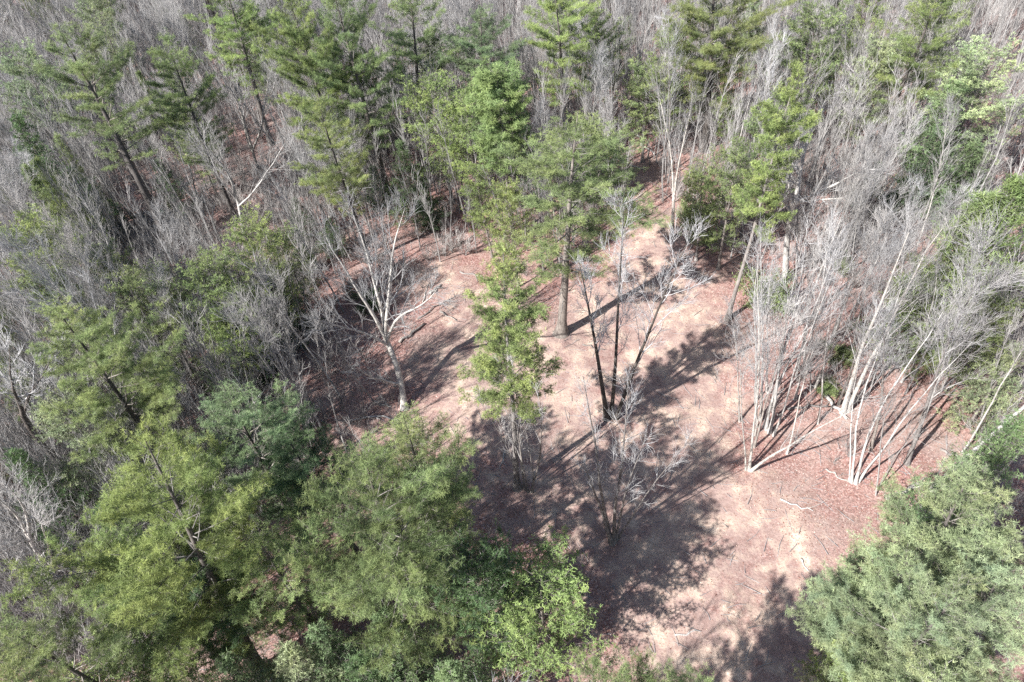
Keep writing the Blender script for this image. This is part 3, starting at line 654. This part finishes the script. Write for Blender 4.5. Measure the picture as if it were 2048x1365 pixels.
# filler evergreens
n_ev = 0; cand = 0
while n_ev < 105 and cand < 20000:
    cand += 1
    y = 14 + 126 * rs.rand() ** 0.62; x = rs.uniform(-1, 1) * (26 + y * .86)
    kd = random.choice(('hemlock', 'scrub_pine', 'scrub_pine', 'young_pine', 'young_pine')); h = {'hemlock': rs.uniform(3, 8), 'scrub_pine': rs.uniform(7, 12), 'young_pine': rs.uniform(8, 13)}[kd]
    P = ok_tree(x, y, h, 25)
    if P is None: continue
    p = .95 if P[0][0] < 640 else (.3 if P[0][1] < 420 else .15)
    if 1480 < P[0][0] < 1900 and P[0][1] > 480: p = .1
    if rs.rand() > p: continue
    if np.min(np.hypot(ar[:, 0] - x, ar[:, 1] - y)) < 1.8: continue
    ar = np.vstack([ar, [x, y]]); n_ev += 1
    tint = random.choice(('dg', 'bg', 'g', 'bg') if kd == 'hemlock' else ('yg', 'g', 'gg', 'g'))
    place(kd, (x, y), (rs.normal() * .02 * h, rs.normal() * .02 * h, h), tint=tint)

# ---- the countless rest: thin saplings and brush, one object each -------------------------
def scatter(n, marg, hr, lit_p):
    out = []; c = 0
    while len(out) < n and c < 200000:
        c += 1; y = 12 + 132 * rs.rand() ** 0.55; x = rs.uniform(-1, 1) * (26 + y * .86); h = rs.uniform(*hr)
        b0 = proj(x, y, 0)
        if b0[0] < -60 or b0[0] > 2110 or b0[1] > 1440 or b0[1] < -40: continue
        t0 = proj(x, y, h)
        if poly_sd(OPEN, np.array([b0[0], t0[0]]), np.array([b0[1], t0[1]])).min() < marg: continue
        if inside(LITTER, *b0) < 0 and rs.rand() > lit_p: continue
        if h > 3 and rs.rand() < .95 and blocked(np.array([t0, proj(x, y, h * .6)]), h): continue
        out.append((x, y, h))
    return out
def left_side(n, hr):
    out = []; c = 0
    while len(out) < n and c < 100000:
        c += 1; px, py = rs.uniform(-60, 800), rs.uniform(250, 1330); x, y = ray_at(px, py); h = rs.uniform(*hr)
        if px > 540 + (860 - py) * .35 and py > 400: continue
        t0 = proj(x, y, h)
        if h > 2.5 and rs.rand() < .75 and blocked(np.array([t0, proj(x, y, h * .6)]), h): continue
        if poly_sd(OPEN, np.array([px, t0[0]]), np.array([py, t0[1]])).min() < 8: continue
        out.append((x, y, h))
    return out
def small_sapling():
    T = Tubes(); st = bend(np.zeros(3), np.array([rs.normal() * .08, rs.normal() * .08, 1]), 8, 5, .04, .02)
    T.add(st, .058 * np.array([1, .85, .7, .5, .35, .15]), 4); br = []
    for j in range(13):
        t = rs.uniform(.25, 1); p, d = at_t(st, t); bb = bend(p, side_dir(d, rs.uniform(.2, .6)), rs.uniform(.7, 2.0) * (1.2 - .6 * t), 3, .07, .08)
        T.add(bb, [.014, .011, .009, .005], 3); br.append(bb)
    br.append(st[[2, 3, 4, 5]]); twigs(T, np.array(br), 4, .75, .009, 2, .3); return T.arrays()
def bush_small():
    T = Tubes(); br = []
    for j in range(9):
        a = rs.uniform(0, 6.28); s = rs.uniform(.15, 1.0); bb = bend(np.zeros(3), np.array([s * math.cos(a), s * math.sin(a), 1]), rs.uniform(.7, 1.6), 3, .12, .03)
        T.add(bb, [.014, .011, .008, .005], 3); br.append(bb)
    twigs(T, np.array(br), 7, .5, .008, 2); return T.arrays()
def bake(name, spots, protos, h0, mat, label, cat):
    VV, FF, off = [], [], 0
    for i, (x, y, h) in enumerate(spots):
        V, F = protos[i % len(protos)]; a = rs.uniform(0, 6.28); c, s = math.cos(a), math.sin(a); k = h / h0
        W = V @ np.array([[c, s, 0], [-s, c, 0], [0, 0, 1]]) * k; W = W + np.array([rs.normal() * .05, rs.normal() * .05, 0]) * W[:, 2:3] + [x, y, float(hgt(x, y)) - .04]
        VV.append(W); FF.append(F + off); off += len(V)
    me_ = mesh_np(name, np.concatenate(VV), np.concatenate(FF), mat); o = bpy.data.objects.new(name, me_); C.objects.link(o)
    o['kind'] = 'stuff'; o['label'] = label; o['category'] = cat; return o
bake('saplings', scatter(4300, 6, (5, 13), .3) + left_side(900, (5, 10)), [small_sapling() for _ in range(6)], 8, M_TWIG, 'thin grey leafless saplings crowding between the trees', 'saplings')
bake('undergrowth', scatter(4800, 0, (.8, 2.6), .3) + left_side(1500, (1, 2.8)), [bush_small() for _ in range(5)], 1.3, M_TWIGB, 'low brown leafless brush on the forest floor', 'undergrowth')

# ---- fallen leaves and sticks -------------------------------------------------------------
m, nt, b = newmat('dry_leaves')
a_ = N(nt, 'ShaderNodeAttribute', attribute_name='v'); rp = ramp(nt, [(0, (.16, .07, .05)), (.3, (.30, .14, .11)), (.6, (.38, .24, .19)), (.8, (.46, .36, .30)), (1, (.62, .52, .47))])
nt.links.new(a_.outputs['Fac'], rp.inputs[0]); nt.links.new(rp.outputs[0], b.inputs['Base Color']); b.inputs['Roughness'].default_value = .8
n = 230000; Y = 11 + 70 * rs.rand(n) ** .8; X = rs.uniform(-1, 1, n) * (20 + Y * .78)
s_ = sand_sd(X, Y); keep = (s_ > -1.0) | (rs.rand(n) < .22); keep &= (X > -14 - Y * .1); X, Y = X[keep], Y[keep]; n = len(X)
Pn = np.stack([X, Y, hgt(X, Y) + .03], 1); A1 = nrm(rs.normal(size=(n, 3)) * [1, 1, .35]); A2 = nrm(np.cross(A1, nrm(rs.normal(size=(n, 3)) * [.5, .5, 1]))); sz = rs.uniform(.025, .055, n)[:, None]
V = np.stack([Pn - A1 * sz, Pn - A2 * sz * .7, Pn + A1 * sz, Pn + A2 * sz * .7], 1)
o = bpy.data.objects.new('leaf_litter', mesh_np('leaf_litter', V.reshape(-1, 3), np.arange(n * 4).reshape(-1, 4), m, {'v': np.repeat(rs.rand(n), 4)})); C.objects.link(o)
o['kind'] = 'stuff'; o['label'] = 'dry red-brown leaves scattered over the ground'; o['category'] = 'fallen leaves'
T = Tubes(); n = 2600; Y = 12 + 60 * rs.rand(n); X = rs.uniform(-1, 1, n) * (20 + Y * .7); a = rs.uniform(0, 3.14, n); L = rs.uniform(.3, 1.6, n)
Z = hgt(X, Y) + .05; D = np.stack([np.cos(a) * L / 2, np.sin(a) * L / 2, rs.normal(size=n) * .05], 1); P0 = np.stack([X, Y, Z], 1)
T.addb(np.stack([P0 - D, P0 + rs.normal(size=(n, 3)) * [.05, .05, .02], P0 + D], 1), np.tile([[.02, .016, .008]], (n, 1)), 4)
o = bpy.data.objects.new('fallen_sticks', T.mesh('fallen_sticks', M_TWIG)); C.objects.link(o); o['kind'] = 'stuff'; o['label'] = 'small broken sticks littering the forest floor'; o['category'] = 'sticks'

def log(p, q, r, label, mt=M_PALE, bendz=.0, stubs=3):
    a = np.array([*ray_at(*p), 0.]); b_ = np.array([*ray_at(*q), 0.]); a[2] = hgt(a[0], a[1]) + r * .8; b_[2] = hgt(b_[0], b_[1]) + r * .6
    mid = (a + b_) / 2; T = Tubes(); n_ = 7; d = b_ - a; s = np.cross(d, [0, 0, 1.]); s /= np.linalg.norm(s)
    pts = np.array([a + d * t + s * math.sin(t * 3.14) * rs.uniform(-.1, .1) * np.linalg.norm(d) + np.array([0, 0, bendz * math.sin(t * 3.14)]) for t in np.linspace(0, 1, n_)]) - mid
    T.add(np.vstack([pts[:1] , pts, pts[-1:]]), [0.001] + list(r * np.linspace(1, .5, n_)) + [0.001], 8)
    root = bpy.data.objects.new('fallen_log', None); C.objects.link(root); root.location = mid; root['category'] = 'log'; root['label'] = label; root['group'] = 'logs lying on the clearing floor'
    o = bpy.data.objects.new('stem', T.mesh('stem', mt)); C.objects.link(o); o.parent = root
    T2 = Tubes()
    for _ in range(stubs):
        p0, dd = at_t(pts, rs.uniform(.4, .95)); bb = bend(p0, dd / np.linalg.norm(dd) + s * rs.choice([-1, 1]) * .8 + [0, 0, .2], rs.uniform(.5, 1.3), 3, .15, .0); T2.add(bb, r * np.array([.4, .3, .22, .1]), 5)
    if stubs: o = bpy.data.objects.new('branch_stub', T2.mesh('branch_stub', mt)); C.objects.link(o); o.parent = root
log((1770, 1000), (1862, 972), .17, 'grey broken log arched above its own shadow on red leaves, below the pale fan', M_PALE, .5, 2)
log((1645, 790), (1692, 842), .15, 'pale log with splintered end beside the pair of thick white trunks')
log((1652, 938), (1702, 966), .06, 'thin curved pale branch lying left of the fan of pale stems', M_PALE, 0, 1)
log((748, 803), (782, 812), .13, 'short white log lying left of the oak bole', M_PALE, 0, 0)
log((800, 690), (850, 650), .14, 'brown log lying up-right behind the oak', M_GREY, .1, 2)
log((860, 590), (882, 572), .18, 'short tan log at the upper left corner of the clearing', M_PALE, 0, 1)
log((1270, 270), (1310, 310), .13, 'long grey log lying across the far end of the trail', M_PALE, 0, 1)
log((1180, 318), (1290, 340), .10, 'thin white fallen trunk beside the far trail', M_PALE, .2, 2)
log((700, 842), (800, 838), .09, 'long thin pale log below the oak, at the clearing edge', M_PALE, .1, 2)
log((1575, 820), (1660, 815), .10, 'fallen branch among the tall white-stemmed clump', M_GREY, .3, 2)

EDGE = [((835, 640), (905, 598), .07, 'thin grey pole lying up-right above the brown log'), ((900, 500), (948, 470), .08, 'grey pole lying at the top left corner of the clearing'),
        ((880, 625), (912, 640), .10, 'short grey log chunk left of the narrow clearing pine'), ((845, 605), (858, 570), .06, 'thin pole standing out of the brush beside the short tan log'),
        ((920, 545), (968, 556), .09, 'pale log half under the narrow clearing pine'), ((1165, 690), (1210, 700), .07, 'dark short branch right of the pale-trunked pine base'),
        ((1080, 700), (1062, 722), .06, 'small stick left below the pale-trunked pine base'), ((1290, 275), (1300, 330), .08, 'grey pole lying along the far trail'),
        ((1880, 900), (1935, 925), .10, 'grey log among the leaning white trunks at right'), ((1585, 715), (1640, 690), .09, 'dark log behind the tall white-stemmed clump'),
        ((1600, 1120), (1618, 1145), .05, 'short dark stick on the pale bare patch at lower right'), ((1350, 1270), (1395, 1262), .05, 'short pale stick on the lowest part of the clearing'),
        ((1010, 905), (1000, 940), .06, 'small broken branch left of the narrow pine base'), ((1560, 1000), (1625, 1025), .05, 'thin pale stick below the V-shaped leaning tree')]
for p_, q_, r_, l_ in EDGE: log(p_, q_, r_, l_, M_GREY if r_ > .06 else M_PALE, 0, 1)

# ---------------------------------------------------------------- labels
LM = [it for it in ITEMS if it['phrase']]
DIRS = ('left of', 'right of', 'above', 'below')
ORD = ['nearest', 'second nearest', 'third nearest', 'fourth nearest', 'fifth nearest', 'sixth nearest', 'seventh nearest', 'eighth nearest', 'ninth nearest', 'tenth nearest'] + \
      [w + ' nearest' for w in 'eleventh twelfth thirteenth fourteenth fifteenth sixteenth seventeenth eighteenth nineteenth twentieth'.split()] + ['%dth nearest' % i for i in range(21, 80)]
fam = {'bare_tree': 'leafless trees in the woods', 'bare_shrub': 'leafless shrubs in the woods', 'pine_tree': 'tall pines', 'young_pine_tree': 'young conical pines',
       'hemlock_tree': 'understory hemlocks', 'scrub_pine_tree': 'scrub pines in the woods', 'evergreen_shrub': 'evergreen shrubs'}
buckets = {}
for it in ITEMS:
    it['o']['group'] = fam[it['nm']]
    if it['label']: it['o']['label'] = it['label']; continue
    if it.get('out'): it['o']['label'] = 'tall pine just below the bottom edge, ' + ('nearest the middle', 'furthest left', 'furthest right')[sum(1 for b_ in ITEMS if b_.get('out') and b_['o'].get('label'))]; continue
    if it['phrase'] == 'pine right of it': continue
    L = min(LM, key=lambda l: np.hypot(*(l['mid'] - it['mid']))); d = it['mid'] - L['mid']
    k = (0 if d[0] < 0 else 1) if abs(d[0]) > abs(d[1]) else (2 if d[1] < 0 else 3)
    buckets.setdefault((it['look'], L['phrase'], k), []).append((float(np.hypot(*d)), it))
for (look, ph, k), B in buckets.items():
    B.sort(key=lambda t: t[0])
    for i, (_, it) in enumerate(B):
        it['o']['label'] = (f'{look}, {ORD[i]} {DIRS[k]} the {ph}') if len(B) > 1 else f'{look} {DIRS[k]} the {ph}'
print('items', len(ITEMS), {n_: sum(1 for i in ITEMS if i['nm'] == n_) for n_ in fam})
print('tris approx', sum(len(m_.polygons) for m_ in bpy.data.meshes))
